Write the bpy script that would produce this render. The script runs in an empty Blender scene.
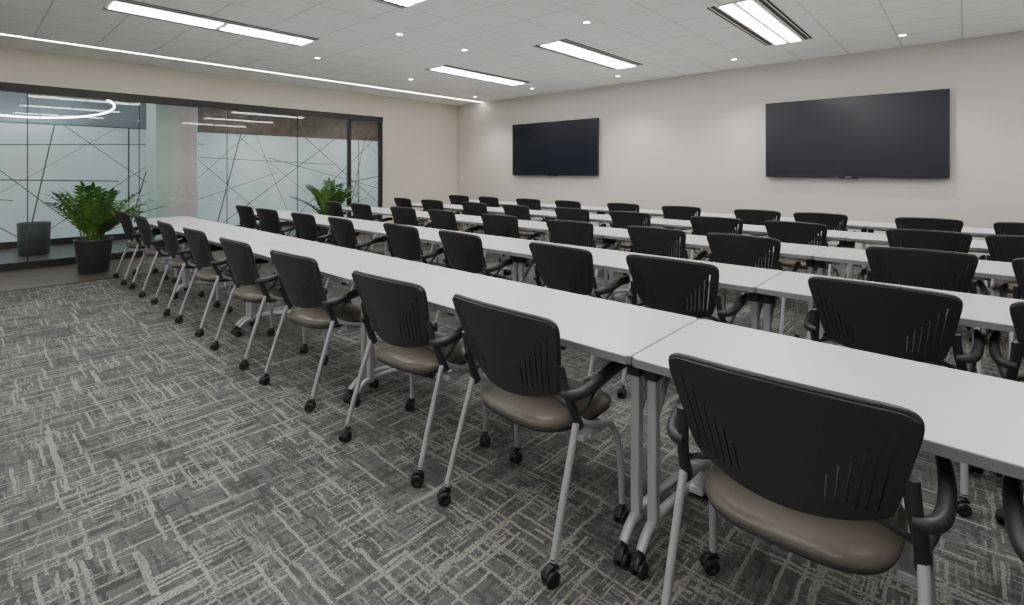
import bpy, bmesh, math, random
from mathutils import Vector, Matrix
random.seed(7)
C = bpy.context.scene.collection

# ------------------------------------------------------------------ materials
def mat_base(name):
    m = bpy.data.materials.new(name); m.use_nodes = True
    nt = m.node_tree; b = nt.nodes['Principled BSDF']
    return m, nt, b
def prin(name, col, rough=0.5, metal=0.0, var=0.06, scale=30.0, bump=0.0, spec=0.5):
    m, nt, b = mat_base(name)
    tc = nt.nodes.new('ShaderNodeTexCoord')
    n = nt.nodes.new('ShaderNodeTexNoise'); n.inputs['Scale'].default_value = scale
    n.inputs['Detail'].default_value = 4
    nt.links.new(tc.outputs['Object'], n.inputs['Vector'])
    r = nt.nodes.new('ShaderNodeValToRGB')
    c0 = [max(0, c*(1-var)) for c in col]; c1 = [min(1, c*(1+var)) for c in col]
    r.color_ramp.elements[0].position = .3; r.color_ramp.elements[1].position = .7
    r.color_ramp.elements[0].color = (*c0, 1); r.color_ramp.elements[1].color = (*c1, 1)
    nt.links.new(n.outputs['Fac'], r.inputs['Fac'])
    nt.links.new(r.outputs['Color'], b.inputs['Base Color'])
    b.inputs['Roughness'].default_value = rough
    b.inputs['Metallic'].default_value = metal
    b.inputs['Specular IOR Level'].default_value = spec
    if bump > 0:
        bp = nt.nodes.new('ShaderNodeBump'); bp.inputs['Strength'].default_value = bump
        bp.inputs['Distance'].default_value = .002
        nt.links.new(n.outputs['Fac'], bp.inputs['Height'])
        nt.links.new(bp.outputs['Normal'], b.inputs['Normal'])
    return m
def emis(name, col, s):
    m, nt, b = mat_base(name)
    b.inputs['Base Color'].default_value = (*col, 1)
    b.inputs['Emission Color'].default_value = (*col, 1)
    b.inputs['Emission Strength'].default_value = s
    return m

M_wall = prin('wall_paint_cream', (.575, .552, .508), .85, var=.015, scale=60)
M_wallL = prin('wall_paint_warm', (.63, .59, .52), .85, var=.015, scale=60)
M_gyp = prin('gypsum_white', (.90, .90, .89), .9, var=.01)
M_black = prin('black_plastic', (.024, .024, .026), .45, var=.15, scale=200, bump=.15)
M_wheel = prin('caster_black', (.014, .014, .015), .45)
M_silver = prin('silver_powdercoat', (.42, .43, .45), .38, metal=.35, var=.04, scale=80)
M_seat = prin('taupe_vinyl', (.112, .100, .081), .34, var=.08, scale=60, bump=.2)
M_top = prin('white_laminate', (.58, .59, .595), .33, var=.012, scale=20)
M_edge = prin('grey_edge_band', (.20, .20, .205), .5)
M_tvf = prin('tv_bezel', (.012, .012, .014), .35)
M_frame = prin('dark_bronze_frame', (.03, .028, .027), .45, metal=.3)
M_base = prin('baseboard_vinyl', (.06, .058, .055), .6)
M_pot = prin('planter_graphite', (.045, .047, .05), .35)
M_soil = prin('soil', (.035, .025, .018), .95, var=.4, scale=120, bump=1)
M_slot = prin('diffuser_slot_black', (.015, .015, .015), .6)
M_trim = prin('fixture_white_metal', (.7, .7, .7), .5)
M_stem = prin('plant_stem', (.10, .20, .04), .5)
M_leaf = prin('plant_leaf', (.05, .135, .028), .3, var=.45, scale=7)
M_leaf2 = prin('plant_leaf_young', (.12, .25, .05), .3, var=.3, scale=7)
M_lens = emis('troffer_lens', (1, .99, .975), 29)
M_led = emis('led_strip', (1, .95, .87), 26)
M_down = emis('downlight_lamp', (1, .94, .85), 30)
M_ring = emis('pendant_ring_led', (.9, .95, 1), 16)
M_wood = prin('walnut_panel', (.13, .085, .06), .5, var=.3, scale=6)
M_darkpanel = prin('slate_blue_panel', (.24, .275, .30), .4, var=.15, scale=2)
M_line = prin('clear_film_line', (.10, .145, .135), .25)
M_corf = prin('corridor_floor_mat', (.10, .098, .095), .35, var=.15, scale=4)

# tv screen
M_scr, nt, b = mat_base('tv_screen')
b.inputs['Base Color'].default_value = (.010, .012, .019, 1); b.inputs['Roughness'].default_value = .22
nn = nt.nodes.new('ShaderNodeTexNoise'); nn.inputs['Scale'].default_value = 900
mr = nt.nodes.new('ShaderNodeMapRange'); mr.inputs['To Min'].default_value = .22; mr.inputs['To Max'].default_value = .30
nt.links.new(nn.outputs['Fac'], mr.inputs['Value']); nt.links.new(mr.outputs['Result'], b.inputs['Roughness'])

# frosted film
M_frost, nt, b = mat_base('frosted_film')
tc = nt.nodes.new('ShaderNodeTexCoord'); n = nt.nodes.new('ShaderNodeTexNoise'); n.inputs['Scale'].default_value = .6
n.inputs['Detail'].default_value = 1
nt.links.new(tc.outputs['Object'], n.inputs['Vector'])
r = nt.nodes.new('ShaderNodeValToRGB')
r.color_ramp.elements[0].position = .35; r.color_ramp.elements[1].position = .65
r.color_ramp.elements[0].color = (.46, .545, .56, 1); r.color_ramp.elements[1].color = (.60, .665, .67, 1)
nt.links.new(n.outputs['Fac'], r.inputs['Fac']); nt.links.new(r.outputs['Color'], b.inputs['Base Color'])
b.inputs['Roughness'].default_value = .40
nt.links.new(r.outputs['Color'], b.inputs['Emission Color']); b.inputs['Emission Strength'].default_value = .20   # glow put into the film in place of a lit room behind

# coloured column (dichroic film wrap)
M_col, nt, b = mat_base('dichroic_column')
tc = nt.nodes.new('ShaderNodeTexCoord'); sp = nt.nodes.new('ShaderNodeSeparateXYZ')
nt.links.new(tc.outputs['Generated'], sp.inputs['Vector'])
r = nt.nodes.new('ShaderNodeValToRGB')
e = r.color_ramp.elements
e[0].position = 0; e[0].color = (.66, .80, .72, 1); e[1].position = 1; e[1].color = (.80, .74, .75, 1)
x = e.new(.22); x.color = (.66, .80, .72, 1); x = e.new(.45); x.color = (.82, .79, .74, 1); x = e.new(.75); x.color = (.84, .67, .70, 1)
nt.links.new(sp.outputs['Y'], r.inputs['Fac']); nt.links.new(r.outputs['Color'], b.inputs['Base Color'])
b.inputs['Roughness'].default_value = .4

# glass
M_glass = bpy.data.materials.new('clear_glass'); M_glass.use_nodes = True
nt = M_glass.node_tree; nt.nodes.clear()
o = nt.nodes.new('ShaderNodeOutputMaterial'); mx = nt.nodes.new('ShaderNodeMixShader')
t = nt.nodes.new('ShaderNodeBsdfTransparent'); t.inputs['Color'].default_value = (.95, .975, .97, 1)
g = nt.nodes.new('ShaderNodeBsdfGlossy'); g.inputs['Roughness'].default_value = .015
f = nt.nodes.new('ShaderNodeFresnel'); f.inputs['IOR'].default_value = 1.45
nt.links.new(f.outputs[0], mx.inputs[0]); nt.links.new(t.outputs[0], mx.inputs[1]); nt.links.new(g.outputs[0], mx.inputs[2])
nt.links.new(mx.outputs[0], o.inputs['Surface'])

# carpet : woven rectilinear broken hatch
M_carpet, nt, b = mat_base('crosshatch_carpet')
L = nt.links.new
tc = nt.nodes.new('ShaderNodeTexCoord')
def mapped_noise(sc, detail=2, off=(0, 0, 0), out='Fac'):
    mp = nt.nodes.new('ShaderNodeMapping'); mp.inputs['Scale'].default_value = sc; mp.inputs['Location'].default_value = off
    L(tc.outputs['Object'], mp.inputs['Vector'])
    n = nt.nodes.new('ShaderNodeTexNoise'); n.inputs['Scale'].default_value = 1; n.inputs['Detail'].default_value = detail
    L(mp.outputs['Vector'], n.inputs['Vector']); return n.outputs[out]
def ramp(fac, a, b_):
    m = nt.nodes.new('ShaderNodeMapRange'); m.inputs['From Min'].default_value = a; m.inputs['From Max'].default_value = b_
    L(fac, m.inputs['Value']); return m.outputs['Result']
def mth(op, a, b_=None):
    m = nt.nodes.new('ShaderNodeMath'); m.operation = op
    for i, v in enumerate((a, b_)):
        if v is None: continue
        if isinstance(v, (int, float)): m.inputs[i].default_value = v
        else: L(v, m.inputs[i])
    return m.outputs[0]
sp = nt.nodes.new('ShaderNodeSeparateXYZ'); L(tc.outputs['Object'], sp.inputs[0])
wob = mapped_noise((12, 12, 1), 4); wob2 = mapped_noise((12, 12, 1), 4, (31, 17, 0))
PX = mth('ADD', sp.outputs['X'], mth('MULTIPLY', mth('SUBTRACT', wob, .5), .022))
PY = mth('ADD', sp.outputs['Y'], mth('MULTIPLY', mth('SUBTRACT', wob2, .5), .022))
def hatch(u, v, w, length, prob, seed):
    """broken threads of width w running along v"""
    iu = mth('FLOOR', mth('DIVIDE', mth('ADD', u, seed*3.17), w))
    wn = nt.nodes.new('ShaderNodeTexWhiteNoise'); wn.noise_dimensions = '1D'; L(iu, wn.inputs['W'])
    vv = mth('ADD', mth('DIVIDE', v, length), mth('MULTIPLY', wn.outputs['Value'], 37.0))
    iv = mth('FLOOR', vv)
    cb = nt.nodes.new('ShaderNodeCombineXYZ'); L(iu, cb.inputs[0]); L(iv, cb.inputs[1]); cb.inputs[2].default_value = seed
    w2 = nt.nodes.new('ShaderNodeTexWhiteNoise'); w2.noise_dimensions = '3D'; L(cb.outputs[0], w2.inputs['Vector'])
    return mth('LESS_THAN', w2.outputs['Value'], prob)
A1 = hatch(PX, PY, .012, .28, .085, 1.3); A2 = hatch(PY, PX, .012, .28, .085, 2.7)
A3 = hatch(PX, PY, .007, .09, .14, 4.1); A4 = hatch(PY, PX, .007, .09, .14, 5.9)
D1 = hatch(PX, PY, .014, .11, .24, 7.3); D2 = hatch(PY, PX, .014, .11, .24, 8.9)
fine = mapped_noise((110, 110, 1), 3); brk = ramp(fine, .34, .49)
patch = ramp(mapped_noise((3.2, 3.2, 1), 3, (3, 8, 0)), .36, .58)
patch2 = ramp(mapped_noise((5, 5, 1), 3, (13, 2, 0)), .36, .62)
lines = mth('MAXIMUM', mth('MULTIPLY', mth('MAXIMUM', A1, A2), mth('ADD', mth('MULTIPLY', patch2, .3), .7)),
            mth('MULTIPLY', mth('MULTIPLY', mth('MAXIMUM', A3, A4), patch), .85))
speck = mth('MULTIPLY', ramp(mapped_noise((75, 75, 1), 3, (6, 6, 0)), .56, .64), mth('MULTIPLY', patch, .45))
lines = mth('MAXIMUM', mth('MULTIPLY', lines, brk), speck)
dkk = mth('MULTIPLY', mth('MAXIMUM', D1, D2), mth('SUBTRACT', .9, mth('MULTIPLY', patch2, .4)))
fib = mapped_noise((230, 230, 60), 4)
mx1 = nt.nodes.new('ShaderNodeMix'); mx1.data_type = 'RGBA'
mx1.inputs['A'].default_value = (.100, .102, .101, 1); mx1.inputs['B'].default_value = (.052, .054, .054, 1); L(dkk, mx1.inputs['Factor'])
mx2 = nt.nodes.new('ShaderNodeMix'); mx2.data_type = 'RGBA'
L(mx1.outputs['Result'], mx2.inputs['A']); mx2.inputs['B'].default_value = (.285, .277, .253, 1); L(lines, mx2.inputs['Factor'])
mx3 = nt.nodes.new('ShaderNodeMix'); mx3.data_type = 'RGBA'; mx3.blend_type = 'MULTIPLY'; mx3.inputs['Factor'].default_value = 1
L(mx2.outputs['Result'], mx3.inputs['A'])
fr = ramp(fib, .25, .75); fm = mth('ADD', mth('MULTIPLY', fr, .9), .55)
cc = nt.nodes.new('ShaderNodeCombineColor')
for i in range(3): L(fm, cc.inputs[i])
L(cc.outputs[0], mx3.inputs['B']); L(mx3.outputs['Result'], b.inputs['Base Color'])
b.inputs['Roughness'].default_value = .97; b.inputs['Specular IOR Level'].default_value = .15
bp = nt.nodes.new('ShaderNodeBump'); bp.inputs['Strength'].default_value = .5; bp.inputs['Distance'].default_value = .004
L(fib, bp.inputs['Height']); L(bp.outputs['Normal'], b.inputs['Normal'])

# ceiling tiles
M_ceil, nt, b = mat_base('acoustic_ceiling_tile'); L = nt.links.new
tc = nt.nodes.new('ShaderNodeTexCoord'); sp = nt.nodes.new('ShaderNodeSeparateXYZ'); L(tc.outputs['Object'], sp.inputs[0])
def gridline(o, off, period=.61):
    a = mth('FRACT', mth('DIVIDE', mth('ADD', o, off), period))
    d = mth('ABSOLUTE', mth('SUBTRACT', a, .5))
    m = nt.nodes.new('ShaderNodeMapRange'); m.inputs['From Min'].default_value = .482; m.inputs['From Max'].default_value = .490
    L(d, m.inputs['Value']); return m.outputs['Result']
gx = gridline(sp.outputs['X'], 8.87+.305*0+.305); gy = gridline(sp.outputs['Y'], .305-5.2+.0)
gl = mth('MAXIMUM', gx, gy)
n = nt.nodes.new('ShaderNodeTexNoise'); n.inputs['Scale'].default_value = 140; n.inputs['Detail'].default_value = 3; L(tc.outputs['Object'], n.inputs['Vector'])
r = nt.nodes.new('ShaderNodeValToRGB'); r.color_ramp.elements[0].color = (.88, .88, .88, 1); r.color_ramp.elements[1].color = (.94, .94, .935, 1)
r.color_ramp.elements[0].position = .3; r.color_ramp.elements[1].position = .6
L(n.outputs['Fac'], r.inputs['Fac'])
mx = nt.nodes.new('ShaderNodeMix'); mx.data_type = 'RGBA'; L(gl, mx.inputs['Factor']); L(r.outputs['Color'], mx.inputs['A']); mx.inputs['B'].default_value = (.66, .66, .66, 1)
L(mx.outputs['Result'], b.inputs['Base Color']); b.inputs['Roughness'].default_value = .95

# plank floor
M_plank, nt, b = mat_base('grey_plank'); L = nt.links.new
tc = nt.nodes.new('ShaderNodeTexCoord'); mp = nt.nodes.new('ShaderNodeMapping'); mp.inputs['Rotation'].default_value = (0, 0, math.pi/2)
L(tc.outputs['Object'], mp.inputs['Vector'])
br = nt.nodes.new('ShaderNodeTexBrick'); br.inputs['Scale'].default_value = 1; br.inputs['Brick Width'].default_value = 1.2; br.inputs['Row Height'].default_value = .18
br.inputs['Mortar Size'].default_value = .002
br.inputs['Color1'].default_value = (.085, .068, .058, 1); br.inputs['Color2'].default_value = (.115, .092, .078, 1); br.inputs['Mortar'].default_value = (.04, .035, .03, 1)
L(mp.outputs['Vector'], br.inputs['Vector']); L(br.outputs['Color'], b.inputs['Base Color']); b.inputs['Roughness'].default_value = .5

# ------------------------------------------------------------------ mesh builder
class B:
    def __init__(s): s.v = []; s.f = []; s.m = []; s.sm = []; s.mats = []
    def mi(s, mat):
        if mat not in s.mats: s.mats.append(mat)
        return s.mats.index(mat)
    def add(s, vs, fs, mat, smooth=True, M=None):
        o = len(s.v); i = s.mi(mat)
        for v in vs:
            v = Vector(v)
            s.v.append(M @ v if M else v)
        for f in fs: s.f.append([o+k for k in f]); s.m.append(i); s.sm.append(smooth)
    def bm(s, bm, mat, smooth=False, M=None):
        bm.verts.index_update()
        s.add([v.co.copy() for v in bm.verts], [[v.index for v in f.verts] for f in bm.faces], mat, smooth, M); bm.free()
    def box(s, lo, hi, mat, bev=0.0, seg=2, M=None):
        bm = bmesh.new(); bmesh.ops.create_cube(bm, size=1)
        for v in bm.verts:
            v.co = Vector([(lo[k]+hi[k])/2 + v.co[k]*(hi[k]-lo[k]) for k in range(3)])
        if bev > 0: bmesh.ops.bevel(bm, geom=bm.edges[:], offset=bev, segments=seg, profile=.5, affect='EDGES')
        s.bm(bm, mat, False, M)
    def cyl(s, p0, p1, r0, mat, r1=None, seg=16, M=None, caps=True):
        r1 = r0 if r1 is None else r1
        p0 = Vector(p0); p1 = Vector(p1); d = (p1-p0).normalized()
        a = d.orthogonal().normalized(); c = d.cross(a)
        vs = []; fs = []
        for p, r in ((p0, r0), (p1, r1)):
            for k in range(seg):
                t = 2*math.pi*k/seg; vs.append(p+a*math.cos(t)*r+c*math.sin(t)*r)
        for k in range(seg): fs.append([k, (k+1) % seg, seg+(k+1) % seg, seg+k])
        s.add(vs, fs, mat, True, M)
        if caps: s.add(vs, [list(range(seg))[::-1], list(range(seg, 2*seg))], mat, False, M)
    def lathe(s, prof, mat, axis='Z', c=(0, 0, 0), seg=24, M=None):
        vs = []; fs = []; c = Vector(c)
        for r, z in prof:
            for k in range(seg):
                t = 2*math.pi*k/seg
                p = Vector((r*math.cos(t), r*math.sin(t), z))
                if axis == 'X': p = Vector((p.z, p.x, p.y))
                vs.append(c+p)
        for j in range(len(prof)-1):
            for k in range(seg): fs.append([j*seg+k, j*seg+(k+1) % seg, (j+1)*seg+(k+1) % seg, (j+1)*seg+k])
        s.add(vs, fs, mat, True, M)
    def tube(s, pts, r, mat, seg=10, sub=6, rz=None, M=None, smooth_path=True):
        P = [Vector(p) for p in pts]
        if smooth_path and len(P) > 2:
            Q = []
            E = [2*P[0]-P[1]]+P+[2*P[-1]-P[-2]]
            for i in range(1, len(E)-2):
                for k in range(sub):
                    t = k/sub; a, b_, c, d = E[i-1], E[i], E[i+1], E[i+2]
                    Q.append(.5*((2*b_)+(c-a)*t+(2*a-5*b_+4*c-d)*t*t+(-a+3*b_-3*c+d)*t**3))
            Q.append(P[-1]); P = Q
        n = len(P); vs = []; fs = []
        T0 = (P[1]-P[0]).normalized()
        A = Vector((1, 0, 0)) if abs(T0.x) < .8 else Vector((0, 1, 0))
        for i in range(n):
            T = (P[min(i+1, n-1)]-P[max(i-1, 0)]).normalized()
            A = (A-T*A.dot(T)).normalized(); Bv = T.cross(A)
            ra = r(i/(n-1)) if callable(r) else r
            rb = (rz(i/(n-1)) if callable(rz) else rz) if rz is not None else ra
            for k in range(seg):
                t = 2*math.pi*k/seg; vs.append(P[i]+A*math.cos(t)*ra+Bv*math.sin(t)*rb)
        for i in range(n-1):
            for k in range(seg): fs.append([i*seg+k, i*seg+(k+1) % seg, (i+1)*seg+(k+1) % seg, (i+1)*seg+k])
        s.add(vs, fs, mat, True, M)
        s.add(vs, [list(range(seg))[::-1], list(range((n-1)*seg, n*seg))], mat, False, M)
    def mesh(s, name):
        me = bpy.data.meshes.new(name)
        me.from_pydata([tuple(v) for v in s.v], [], s.f)
        for m in s.mats: me.materials.append(m)
        me.polygons.foreach_set('material_index', s.m)
        me.polygons.foreach_set('use_smooth', s.sm)
        bm = bmesh.new(); bm.from_mesh(me); bmesh.ops.recalc_face_normals(bm, faces=bm.faces[:]); bm.to_mesh(me); bm.free()
        me.update(); return me
    def obj(s, name, loc=(0, 0, 0), rz=0, parent=None):
        return place(s.mesh(name), name, loc, rz, parent)
def place(me, name, loc=(0, 0, 0), rz=0, parent=None):
    o = bpy.data.objects.new(name, me); C.objects.link(o); o.location = loc; o.rotation_euler = (0, 0, rz)
    if parent: o.parent = parent
    return o

# ------------------------------------------------------------------ room
XL, XR, YB, YT, ZC = -9.77, 3.7, -4.0, 8.65, 3.08
def planebox(name, lo, hi, mat):   # keeps object coords = world coords
    b = B(); b.box(lo, hi, mat); return b.obj(name)
planebox('floor', (-8.15, YB, -.1), (XR, YT, 0), M_carpet)
planebox('floor_plank_strip', (XL-.06, YB, -.1), (-8.15, YT, 0), M_plank)
planebox('trim_carpet_edge', (-8.16, YB, 0), (-8.135, YT, .004), M_frame)
XS = -8.80
planebox('ceiling', (XS, YB, ZC), (XR, YT, ZC+.1), M_ceil)
planebox('ceiling_gypsum_border', (XL, YB, ZC), (XS, YT, ZC+.1), M_gyp)
planebox('wall_north', (XL-.14, YT, 0), (XR+.14, YT+.14, ZC+.1), M_wall)
planebox('wall_east', (XR, YB, 0), (XR+.14, YT, ZC+.1), M_wall)
planebox('wall_south', (XL-.14, YB-.14, 0), (XR+.14, YB, ZC+.1), M_wall)
OP0, OP1, OPZ = -3.2, 6.43, 2.60
b = B()
b.box((XL-.14, YB, 0), (XL, OP0, ZC), M_wallL); b.box((XL-.14, OP1, 0), (XL, YT, ZC), M_wallL)
b.box((XL-.14, OP0, OPZ), (XL, OP1, ZC), M_wallL)
b.obj('wall_west')
planebox('baseboard_north', (XL, YT-.012, 0), (XR, YT, .10), M_base)
planebox('baseboard_west', (XL, OP1+.02, 0), (XL+.012, YT-.012, .10), M_base)
planebox('baseboard_east', (XR-.012, YB, 0), (XR, YT-.012, .10), M_base)

# LED strip
b = B()
b.box((XS-.03, YB+.02, ZC-.012), (XS+.03, YT-.01, ZC-.001), M_trim)
b.box((XS-.018, YB+.02, ZC-.016), (XS+.018, YT-.01, ZC-.012), M_led)
b.obj('linear_led_ceiling_light')

# glazed partition
b = B()
x0, x1 = XL-.10, XL-.02
b.box((x0, OP0, OPZ-.12), (x1+.03, OP1, OPZ), M_frame, .004)
b.box((x0, OP0, 0), (x1, OP1, .10), M_frame, .004)
for y, w in ((OP0+.04, .08), (OP1-.035, .07), (5.62, .07)):
    b.box((x0, y-w/2, .10), (x1, y+w/2, OPZ-.12), M_frame, .004)
ys = [-1.94, -.65, .64, 1.93, 3.22, 4.50]
for y in ys: b.box((XL-.072, y-.005, .10), (XL-.05, y+.005, OPZ-.12), M_frame)
b.cyl((XL+.03, 5.75, .8), (XL+.03, 5.75, 1.35), .012, M_silver)
for z in (.85, 1.3): b.cyl((XL+.03, 5.75, z), (XL-.055, 5.75, z), .008, M_silver)
edges = [OP0+.08]+ys+[5.585]
for i in range(len(edges)-1): b.box((XL-.066, edges[i]+.006, .10), (XL-.056, edges[i+1]-.006, OPZ-.12), M_glass)
b.box((XL-.066, 5.66, .10), (XL-.056, OP1-.07, OPZ-.12), M_glass)
b.obj('window_glass_partition')

# corridor beyond
XC = -12.6
planebox('corridor_floor', (-16, -6, -.1), (XL-.14, 12, 0), M_corf)
planebox('corridor_ceiling', (-16, -6, 2.95), (XL-.14, 12, 3.05), M_gyp)
b = B()
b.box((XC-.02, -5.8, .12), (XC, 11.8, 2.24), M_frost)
b.box((XC-.05, -5.8, 0), (XC+.01, 11.8, .12), M_frame)
b.box((XC-.05, -5.8, 2.24), (XC, 3.0, 2.95), M_darkpanel)
b.box((XC-.05, 3.0, 2.24), (XC, 11.8, 2.95), M_wood)
b.box((XC-.05, -5.8, 2.24), (XC+.015, 11.8, 2.26), M_line)
random.seed(14)
def strip(y0, z0, y1, z1, w):
    dz = z1-z0
    t0, t1 = 0, 1
    for lo, hi, p, d in ((.12, 2.24, z0, dz), (-5.7, 11.7, y0, y1-y0)):
        if abs(d) < 1e-6:
            if p < lo or p > hi: return
            continue
        a, c = (lo-p)/d, (hi-p)/d
        if a > c: a, c = c, a
        t0 = max(t0, a); t1 = min(t1, c)
    if t1 <= t0: return
    a = Vector((0, y0+(y1-y0)*t0, z0+dz*t0)); c = Vector((0, y0+(y1-y0)*t1, z0+dz*t1))
    n = Vector((0, -(c-a).z, (c-a).y)).normalized()*w/2
    q = [a-n, c-n, c+n, a+n]; X = XC+.003
    b.add([(X, p.y, min(2.24, max(.12, p.z))) for p in q], [[0, 1, 2, 3]], M_line, False)
# long straight criss-crossing clear lines, edge to edge of the film
for i in range(44):
    y = -5.4+i*.39+random.uniform(-.12, .12); kind = i % 4
    w_ = random.uniform(.012, .028)
    if kind == 0:   # steep
        strip(y, .12, y+random.uniform(.3, .9)*random.choice([-1, 1]), 2.24, w_)
    elif kind == 1:  # diagonal up
        strip(y-.3, .12, y+random.uniform(1.6, 2.8), 2.24, w_)
    elif kind == 2:  # diagonal down
        strip(y-.3, 2.24, y+random.uniform(1.6, 2.8), .12, w_)
    else:            # shallow
        z = random.uniform(.3, 2.0); strip(y-1.7, z-random.uniform(-.7, .7), y+1.7, random.uniform(.4, 2.0), w_)
b.box((XC-.001, 2.29, .12), (XC+.01, 2.31, 2.24), M_frame)
b.box((XC-.001, 7.49, .12), (XC+.01, 7.51, 2.24), M_frame)
b.obj('frosted_glass_partition')
b = B(); b.box((-11.75, 2.42, 0), (-11.05, 3.1, 2.95), M_col, .01); b.obj('corridor_column')
planebox('corridor_wall_south', (-16, -6.1, 0), (XL-.14, -6, 3.05), M_wall)
planebox('corridor_wall_north', (-16, 12, 0), (XL-.14, 12.1, 3.05), M_wall)
M_cl = emis('corridor_fill_lens', (.94, .98, 1), 22)  # added panels, put in to brighten the corridor and its film
for y in (-2.5, 4.6, 7.6):
    b = B(); b.box((-.3, -.6, -.012), (.3, .6, 0), M_trim); b.box((-.27, -.57, -.02), (.27, .57, -.012), M_cl)
    b.obj('corridor_fill_light', (-11.0, y, 2.95))
# large tilted ring pendant in the lobby
b = B(); n = 72; R = 1.10; tilt = math.tan(math.radians(8)); zz = 2.50
rp = lambda a: (R*math.cos(a), R*math.sin(a), R*math.cos(a)*tilt)
b.tube([rp(2*math.pi*k/n) for k in range(n+1)], .014, M_ring, 8, smooth_path=False)
for k in range(3):
    p = rp(2*math.pi*k/3+.5); b.cyl(p, (p[0], p[1], 2.95-zz), .003, M_silver, seg=6)
b.obj('ring_pendant_light', (-11.35, .75, zz))

# troffers & downlights
def troffer():
    b = B(); w, l = .36, 2.1
    b.box((-w/2, -l/2, -.012), (w/2, l/2, 0), M_trim, .002)
    for y0, y1 in ((-l/2+.03, -.03), (.03, l/2-.03)):
        for x0_, x1_ in ((-.15, -.022), (.022, .15)):
            b.box((x0_, y0, -.017), (x1_, y1, -.012), M_lens)
    for sx in (-1, 1):
        b.box((sx*.215-.018, -l/2, -.006), (sx*.215+.018, l/2, 0), M_slot)
        b.box((sx*.245-.006, -l/2, -.008), (sx*.245+.006, l/2, 0), M_trim)
        b.box((sx*.265-.010, -l/2, -.006), (sx*.265+.010, l/2, 0), M_slot)
    return b.mesh('ceiling_troffer_light')
tm = troffer()
for yy in (-2.2, 2.05, 6.27):
    for xx in (-6.43, -4.08, -1.72, .72):
        place(tm, 'ceiling_troffer_light', (xx, yy, ZC))
b = B()
b.lathe([(.038, -.002), (.038, -.006), (.05, -.008), (.058, -.004), (.058, 0)], M_trim, seg=20)
b.cyl((0, 0, -.004), (0, 0, -.002), .038, M_down, seg=20)
dm = b.mesh('recessed_downlight')
dl = [(-.58, 7.9), (-2.6, 7.9), (-4.6, 7.9), (-6.6, 7.9), (-8.3, 7.9), (-3.2, 4.8), (-5.2, 4.75), (-.9, 4.7), (-7.2, 3.6), (-5.2, 3.66), (-7.6, 5.6), (-3.0, 1.0), (-5.2, -.2), (-.6, .2), (1.6, 4.7), (1.6, 7.9)]
for i, (x, y) in enumerate(dl):
    o = place(dm, 'recessed_downlight', (x, y, ZC))
    l = bpy.data.lights.new('spot', 'SPOT'); l.energy = 85 if y > 7.5 else 45; l.spot_size = math.radians(110); l.spot_blend = .8; l.color = (1, .93, .84); l.shadow_soft_size = .05
    lo = bpy.data.objects.new('spot_lamp', l); C.objects.link(lo); lo.parent = o; lo.location = (0, 0, -.03)

# ------------------------------------------------------------------ TVs
def tv(x0, x1):
    w = x1-x0; b = B(); h = 1.16
    b.box((-w/2, -.055, 0), (w/2, 0, h), M_tvf, .006)
    b.box((-w/2+.014, -.0565, .02), (w/2-.014, -.054, h-.014), M_scr)
    b.box((-.04, -.058, .004), (.04, -.055, .013), M_silver)
    b.box((-w*.3, 0, .25), (w*.3, .045, h-.25), M_tvf)
    b.box((-.12, -.04, -.015), (.12, -.01, 0), M_tvf)
    b.obj('wall_mounted_television', ((x0+x1)/2, YT-.045, 1.285))
tv(-7.74, -5.44); tv(-2.34, -.145)
b = B(); b.box((-.035, -.012, -.055), (.035, 0, .055), M_trim, .003); b.box((-.008, -.016, -.015), (.008, -.011, .015), M_trim)
b.obj('light_switch', (XL+.2, YT, 1.2))

# ------------------------------------------------------------------ casters
def caster(b, x, y, z=0.0, r=.028, ang=0.0):
    M = Matrix.Translation((x, y, z)) @ Matrix.Rotation(ang, 4, 'Z')
    for sx in (-1, 1):
        b.lathe([(0.001, sx*.006), (r-.004, sx*.006), (r, sx*.009), (r, sx*.020), (r-.005, sx*.024), (.012, sx*.024), (.010, sx*.021), (.001, sx*.021)],
                M_wheel, 'X', (0, -.012, r), 18, M)
    b.cyl((-.02, -.012, r), (.02, -.012, r), .006, M_wheel, seg=8, M=M)
    b.tube([(0, -.036, r*1.25), (0, -.024, r*2.05), (0, 0, r*2.3), (0, .014, r*1.9)], .013, M_wheel, 8, 3, rz=.007, M=M)
    b.cyl((0, 0, r*1.9), (0, 0, r*3.1), .011, M_wheel, seg=12, M=M)

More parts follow.
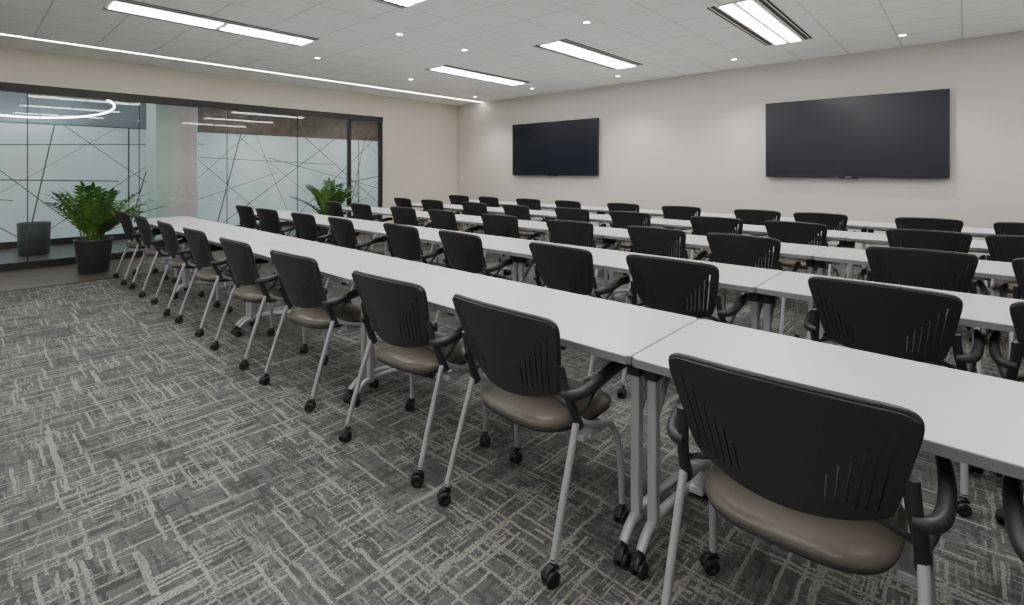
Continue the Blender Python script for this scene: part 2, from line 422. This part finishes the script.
# ------------------------------------------------------------------ chair
def make_chair():
    b = B()
    s = .87
    right = []
    for k in range(6):
        right += [(s-.015, s)]; s -= .088
    colE = sorted(set([-1, -.97, -.92, .92, 1, .97, 0, .1, -.1, .2, -.2, .3, -.3] + [v for p in right for v in p] + [-v for p in right for v in p]))
    rows = [i/20 for i in range(21)]
    bm = bmesh.new(); grid = []
    def P(s, t):
        hw = .212+.062*min(1, t*1.12)
        if t < .15: hw -= .018*((.15-t)/.15)**2
        x = s*hw
        z = .542+.322*t
        if t > .5:
            z += .014*(1-s*s)*(t-.5)*2 - .012*max(0, (abs(s)-.86)/.14)**2*(t-.5)*2
        if t < .3: z += .030*(s*s)*(1-t/.3)
        y = -.095-.075*t-.015*t*t - .050*(1-s*s)
        return Vector((x, y, z))
    for t in rows: grid.append([bm.verts.new(P(s, t)) for s in colE])
    def is_slot(a, c, t0, t1):
        am = abs((a+c)/2)
        for k, (lo, hi) in enumerate(right):
            if lo < am < hi:
                return t0 >= .15-1e-6 and t1 <= .85-.085*k+1e-6
        return False
    for j in range(len(rows)-1):
        for i in range(len(colE)-1):
            if is_slot(colE[i], colE[i+1], rows[j], rows[j+1]): continue
            bm.faces.new([grid[j][i], grid[j][i+1], grid[j+1][i+1], grid[j+1][i]])
    bmesh.ops.recalc_face_normals(bm, faces=bm.faces[:])
    bmesh.ops.solidify(bm, geom=bm.faces[:], thickness=.014)
    b.bm(bm, M_black, False)
    rim = [P(s_, 1) for s_ in [-.95, -.8, -.6, -.3, 0, .3, .6, .8, .95]]
    b.tube([P(-1, .05)]+[P(-1, .3), P(-1, .6), P(-1, .93)]+rim+[P(1, .93), P(1, .6), P(1, .3), P(1, .05)], .0085, M_black, 8, 4)
    b.tube([P(s_, 0) for s_ in [-1, -.6, -.2, .2, .6, 1]], .0085, M_black, 8, 3)
    def cushion(rx, ry, cy, layers, mat, n=40, p=3.4):
        vs = []; fs = []
        for sc, z in layers:
            for k in range(n):
                t = 2*math.pi*k/n; c_, s_ = math.cos(t), math.sin(t)
                x = math.copysign(abs(c_)**(2/p), c_)*rx*sc; y = math.copysign(abs(s_)**(2/p), s_)*ry*sc
                x *= 1-.06*(y < 0)*abs(y/ry)
                zz = z-.028*max(0, y/ry)**3 + .010*max(0, -y/ry)**2 + .006*(x/rx)**2
                vs.append((x, y+cy, zz))
        for j in range(len(layers)-1):
            for k in range(n): fs.append([j*n+k, j*n+(k+1) % n, (j+1)*n+(k+1) % n, (j+1)*n+k])
        b.add(vs, fs, mat, True)
    cushion(.243, .235, .075, [(.002, .472), (.4, .472), (.75, .471), (.9, .466), (.97, .456), (1, .443), (.985, .431), (.95, .426)], M_seat)
    cushion(.238, .230, .075, [(.97, .430), (1.0, .424), (.97, .414), (.85, .405), (.5, .400), (.002, .400)], M_black)
    for sx in (-1, 1):
        x = sx*.278
        # black socket rising from the leg hub to the back
        b.tube([(sx*.276, -.060, .465), (sx*.276, -.078, .51), (sx*.270, -.105, .57), (sx*.262, -.125, .63), (sx*.258, -.142, .70)], .017, M_black, 10, 4, rz=lambda t: .022-.013*t)
        # arm: leaves the back at about z .6, flares outward and runs forward
        b.tube([(sx*.258, -.128, .600), (sx*.286, -.122, .600), (sx*.308, -.092, .603), (sx*.318, -.035, .614), (sx*.319, .04, .631), (sx*.314, .12, .640), (sx*.307, .185, .636)],
               lambda t: .014+.004*math.sin(math.pi*t), M_black, 12, 5, rz=lambda t: .016+.009*min(1, t*1.6))
        b.tube([(sx*.276, -.072, .50), (sx*.298, -.050, .540), (sx*.312, -.01, .590), (sx*.317, .02, .622)], .008, M_black, 8, 4)
        # silver legs
        b.tube([(x, -.070, .505), (sx*.283, -.145, .29), (sx*.288, -.215, .072)], .0125, M_silver, 12, 4)
        b.tube([(x, -.072, .500), (x, -.02, .462), (x, .06, .430), (sx*.279, .135, .405), (sx*.282, .180, .34), (sx*.286, .200, .22), (sx*.288, .207, .072)], .0125, M_silver, 12, 5)
        caster(b, sx*.288, -.215, 0, .027, random.uniform(-.9, .9))
        caster(b, sx*.288, .207, 0, .027, random.uniform(-.9, .9))
        b.box((sx*.255-.03, -.02, .385), (sx*.255+.012, .13, .41), M_silver, .004)
    b.cyl((-.275, .02, .395), (.275, .02, .395), .011, M_silver)
    b.cyl((-.275, .13, .40), (.275, .13, .40), .011, M_silver)
    for sx in (-1, 1):
        b.tube([(sx*.262, -.08, .53), (sx*.21, -.10, .56), (sx*.17, -.115, .575)], .009, M_black, 8, 3)
    return b.mesh('nesting_armchair')
random.seed(3)
chair = [make_chair() for _ in range(2)]

# ------------------------------------------------------------------ table
def make_table():
    b = B(); Lh, D = .912, .61
    bm = bmesh.new(); bmesh.ops.create_cube(bm, size=1)
    for v in bm.verts: v.co = Vector((v.co.x*2*Lh, D/2+v.co.y*D, .7235+v.co.z*.027))
    ed = [e for e in bm.edges if abs(e.verts[0].co.z-e.verts[1].co.z) > .01]
    bmesh.ops.bevel(bm, geom=ed, offset=.012, segments=3, affect='EDGES')
    b.bm(bm, M_edge)
    bm = bmesh.new(); bmesh.ops.create_cube(bm, size=1)
    for v in bm.verts: v.co = Vector((v.co.x*2*(Lh-.0005), D/2+v.co.y*(D-.001), .7385+v.co.z*.004))
    ed = [e for e in bm.edges if abs(e.verts[0].co.z-e.verts[1].co.z) > .001]
    bmesh.ops.bevel(bm, geom=ed, offset=.012, segments=3, affect='EDGES')
    b.bm(bm, M_top)
    for sx in (-1, 1):
        x = sx*(Lh-.030)
        b.box((x-.018, .095, .11), (x+.018, .130, .69), M_silver, .007)
        b.box((x-.018, .06, .675), (x+.018, .55, .709), M_black, .005)
        b.tube([(x, .135, .50), (x, .22, .60), (x, .34, .685)], .012, M_silver, 8, 4)
        b.tube([(x, .015, .078), (x, .08, .125), (x, .20, .135), (x, .38, .115), (x, .585, .078)], .018, M_silver, 10, 5, rz=.014)
        caster(b, x, .018, 0, .028, random.uniform(-.1, .1)); caster(b, x, .582, 0, .028, random.uniform(-.1, .1))
        b.box((x-.026, .08, .64), (x+.026, .15, .70), M_black, .008)
    b.box((-Lh+.05, .32, .66), (Lh-.05, .35, .709), M_silver, .003)
    return b.mesh('training_table')
table = make_table()
PITCH = 1.385
cols = [2.35, 1.45, .40, -.350, -1.30, -2.07, -3.08, -4.0, -5.0, -5.9, -6.92, -7.80]
random.seed(21)
for r in range(5):
    Y = 1.546+r*PITCH
    for k in range(-2, 4):
        place(table, 'training_table', (-.855-.915-1.83*k, Y, 0))
    for i, cx in enumerate(cols):
        if r == 0: x, rz, dy = cx, random.uniform(-.05, .05), random.uniform(-.01, .01)
        else: x, rz, dy = cx+(.09 if i == 3 else .05)+random.uniform(-.05, .05), random.uniform(-.09, .09), random.uniform(-.03, .03)
        place(random.choice(chair), 'nesting_armchair', (x, Y+.009+dy, 0), rz)

# ------------------------------------------------------------------ plants
def leaflet(b, base, direction, up, L_, W, mat):
    d = direction.normalized(); side = d.cross(up).normalized(); nrm = side.cross(d).normalized()
    prof = [(0, 0), (.15, .55), (.4, 1), (.7, .75), (.9, .3), (1, 0)]
    mid = []; lf = []; rt = []
    for t, w in prof:
        c = base+d*L_*t - nrm*L_*.18*t*t
        mid.append(c-nrm*.0); lf.append(c+side*W*w/2+nrm*W*.15*w); rt.append(c-side*W*w/2+nrm*W*.15*w)
    vs = mid+lf+rt; n = len(prof); fs = []
    for i in range(n-1):
        fs.append([i, i+1, n+i+1, n+i]); fs.append([2*n+i, 2*n+i+1, i+1, i])
    b.add(vs, fs, mat, True)
def plant(loc, seed, nst=24, H=.80, S=.62):
    random.seed(seed); b = B()
    b.lathe([(.001, 0), (.15, 0), (.165, .01), (.205, .42), (.215, .44), (.215, .46), (.195, .46), (.19, .42), (.001, .42)], M_pot, seg=36)
    b.lathe([(.001, .435), (.10, .438), (.192, .425)], M_soil, seg=24)
    for i in range(nst):
        a = 2*math.pi*i/nst*2.4+random.uniform(-.3, .3)
        sp_ = (.10+.90*random.random()**.7)*S; h = H*random.uniform(.75, 1)*(1-.42*(sp_/S)**2)
        ca, sa = math.cos(a), math.sin(a)
        r0 = random.uniform(.02, .12)
        pts = []
        for k in range(9):
            t = k/8
            pts.append(Vector((ca*(r0+sp_*t**1.5), sa*(r0+sp_*t**1.5), .43+h*(t*1.15-.15*t**3)*.87)))
        b.tube(pts, lambda t: .010*(1-.75*t), M_stem, 6, 2)
        nl = 10
        m = random.choice([M_leaf, M_leaf, M_leaf2])
        for k in range(nl):
            t = .22+.76*k/(nl-1); q = t*8; j = min(7, int(q)); fr_ = q-j
            p = pts[j].lerp(pts[j+1], fr_); T = (pts[j+1]-pts[j]).normalized()
            sd = T.cross(Vector((0, 0, 1)))
            if sd.length < .1: sd = Vector((-sa, ca, 0))
            sd.normalize(); up = sd.cross(T).normalized()
            l_ = (.160-.05*abs(t-.5)*1.6)*random.uniform(.85, 1.1)
            for s_ in (-1, 1):
                leaflet(b, p, sd*s_*1.0+T*.6+up*.2, up, l_, .052, m)
        leaflet(b, pts[-1], T, up, .13, .045, m)
    b.obj('potted_zz_plant', loc)
plant((-8.80, 1.22, 0), 5, 28, .88, .76)
plant((-8.98, 4.70, 0), 9, 24, .88, .60)
b = B()
b.lathe([(.001, 0), (.17, 0), (.19, .02), (.21, .52), (.20, .53), (.19, .50), (.001, .48)], M_pot, seg=28)
b.obj('corridor_waste_bin', (-11.4, .82, 0))

# ------------------------------------------------------------------ world, camera
w = bpy.data.worlds.new('world'); bpy.context.scene.world = w; w.use_nodes = True
w.node_tree.nodes['Background'].inputs[0].default_value = (.7, .75, .8, 1); w.node_tree.nodes['Background'].inputs[1].default_value = .3
cam = bpy.data.cameras.new('camera'); cam.sensor_width = 36; cam.lens = 500/1024*36; cam.shift_y = -131.5/1024
cam.clip_start = .02
co = bpy.data.objects.new('camera', cam); C.objects.link(co); co.location = (0, 0, 1.38)
co.rotation_euler = (math.pi/2, 0, math.radians(42.18))
bpy.context.scene.camera = co
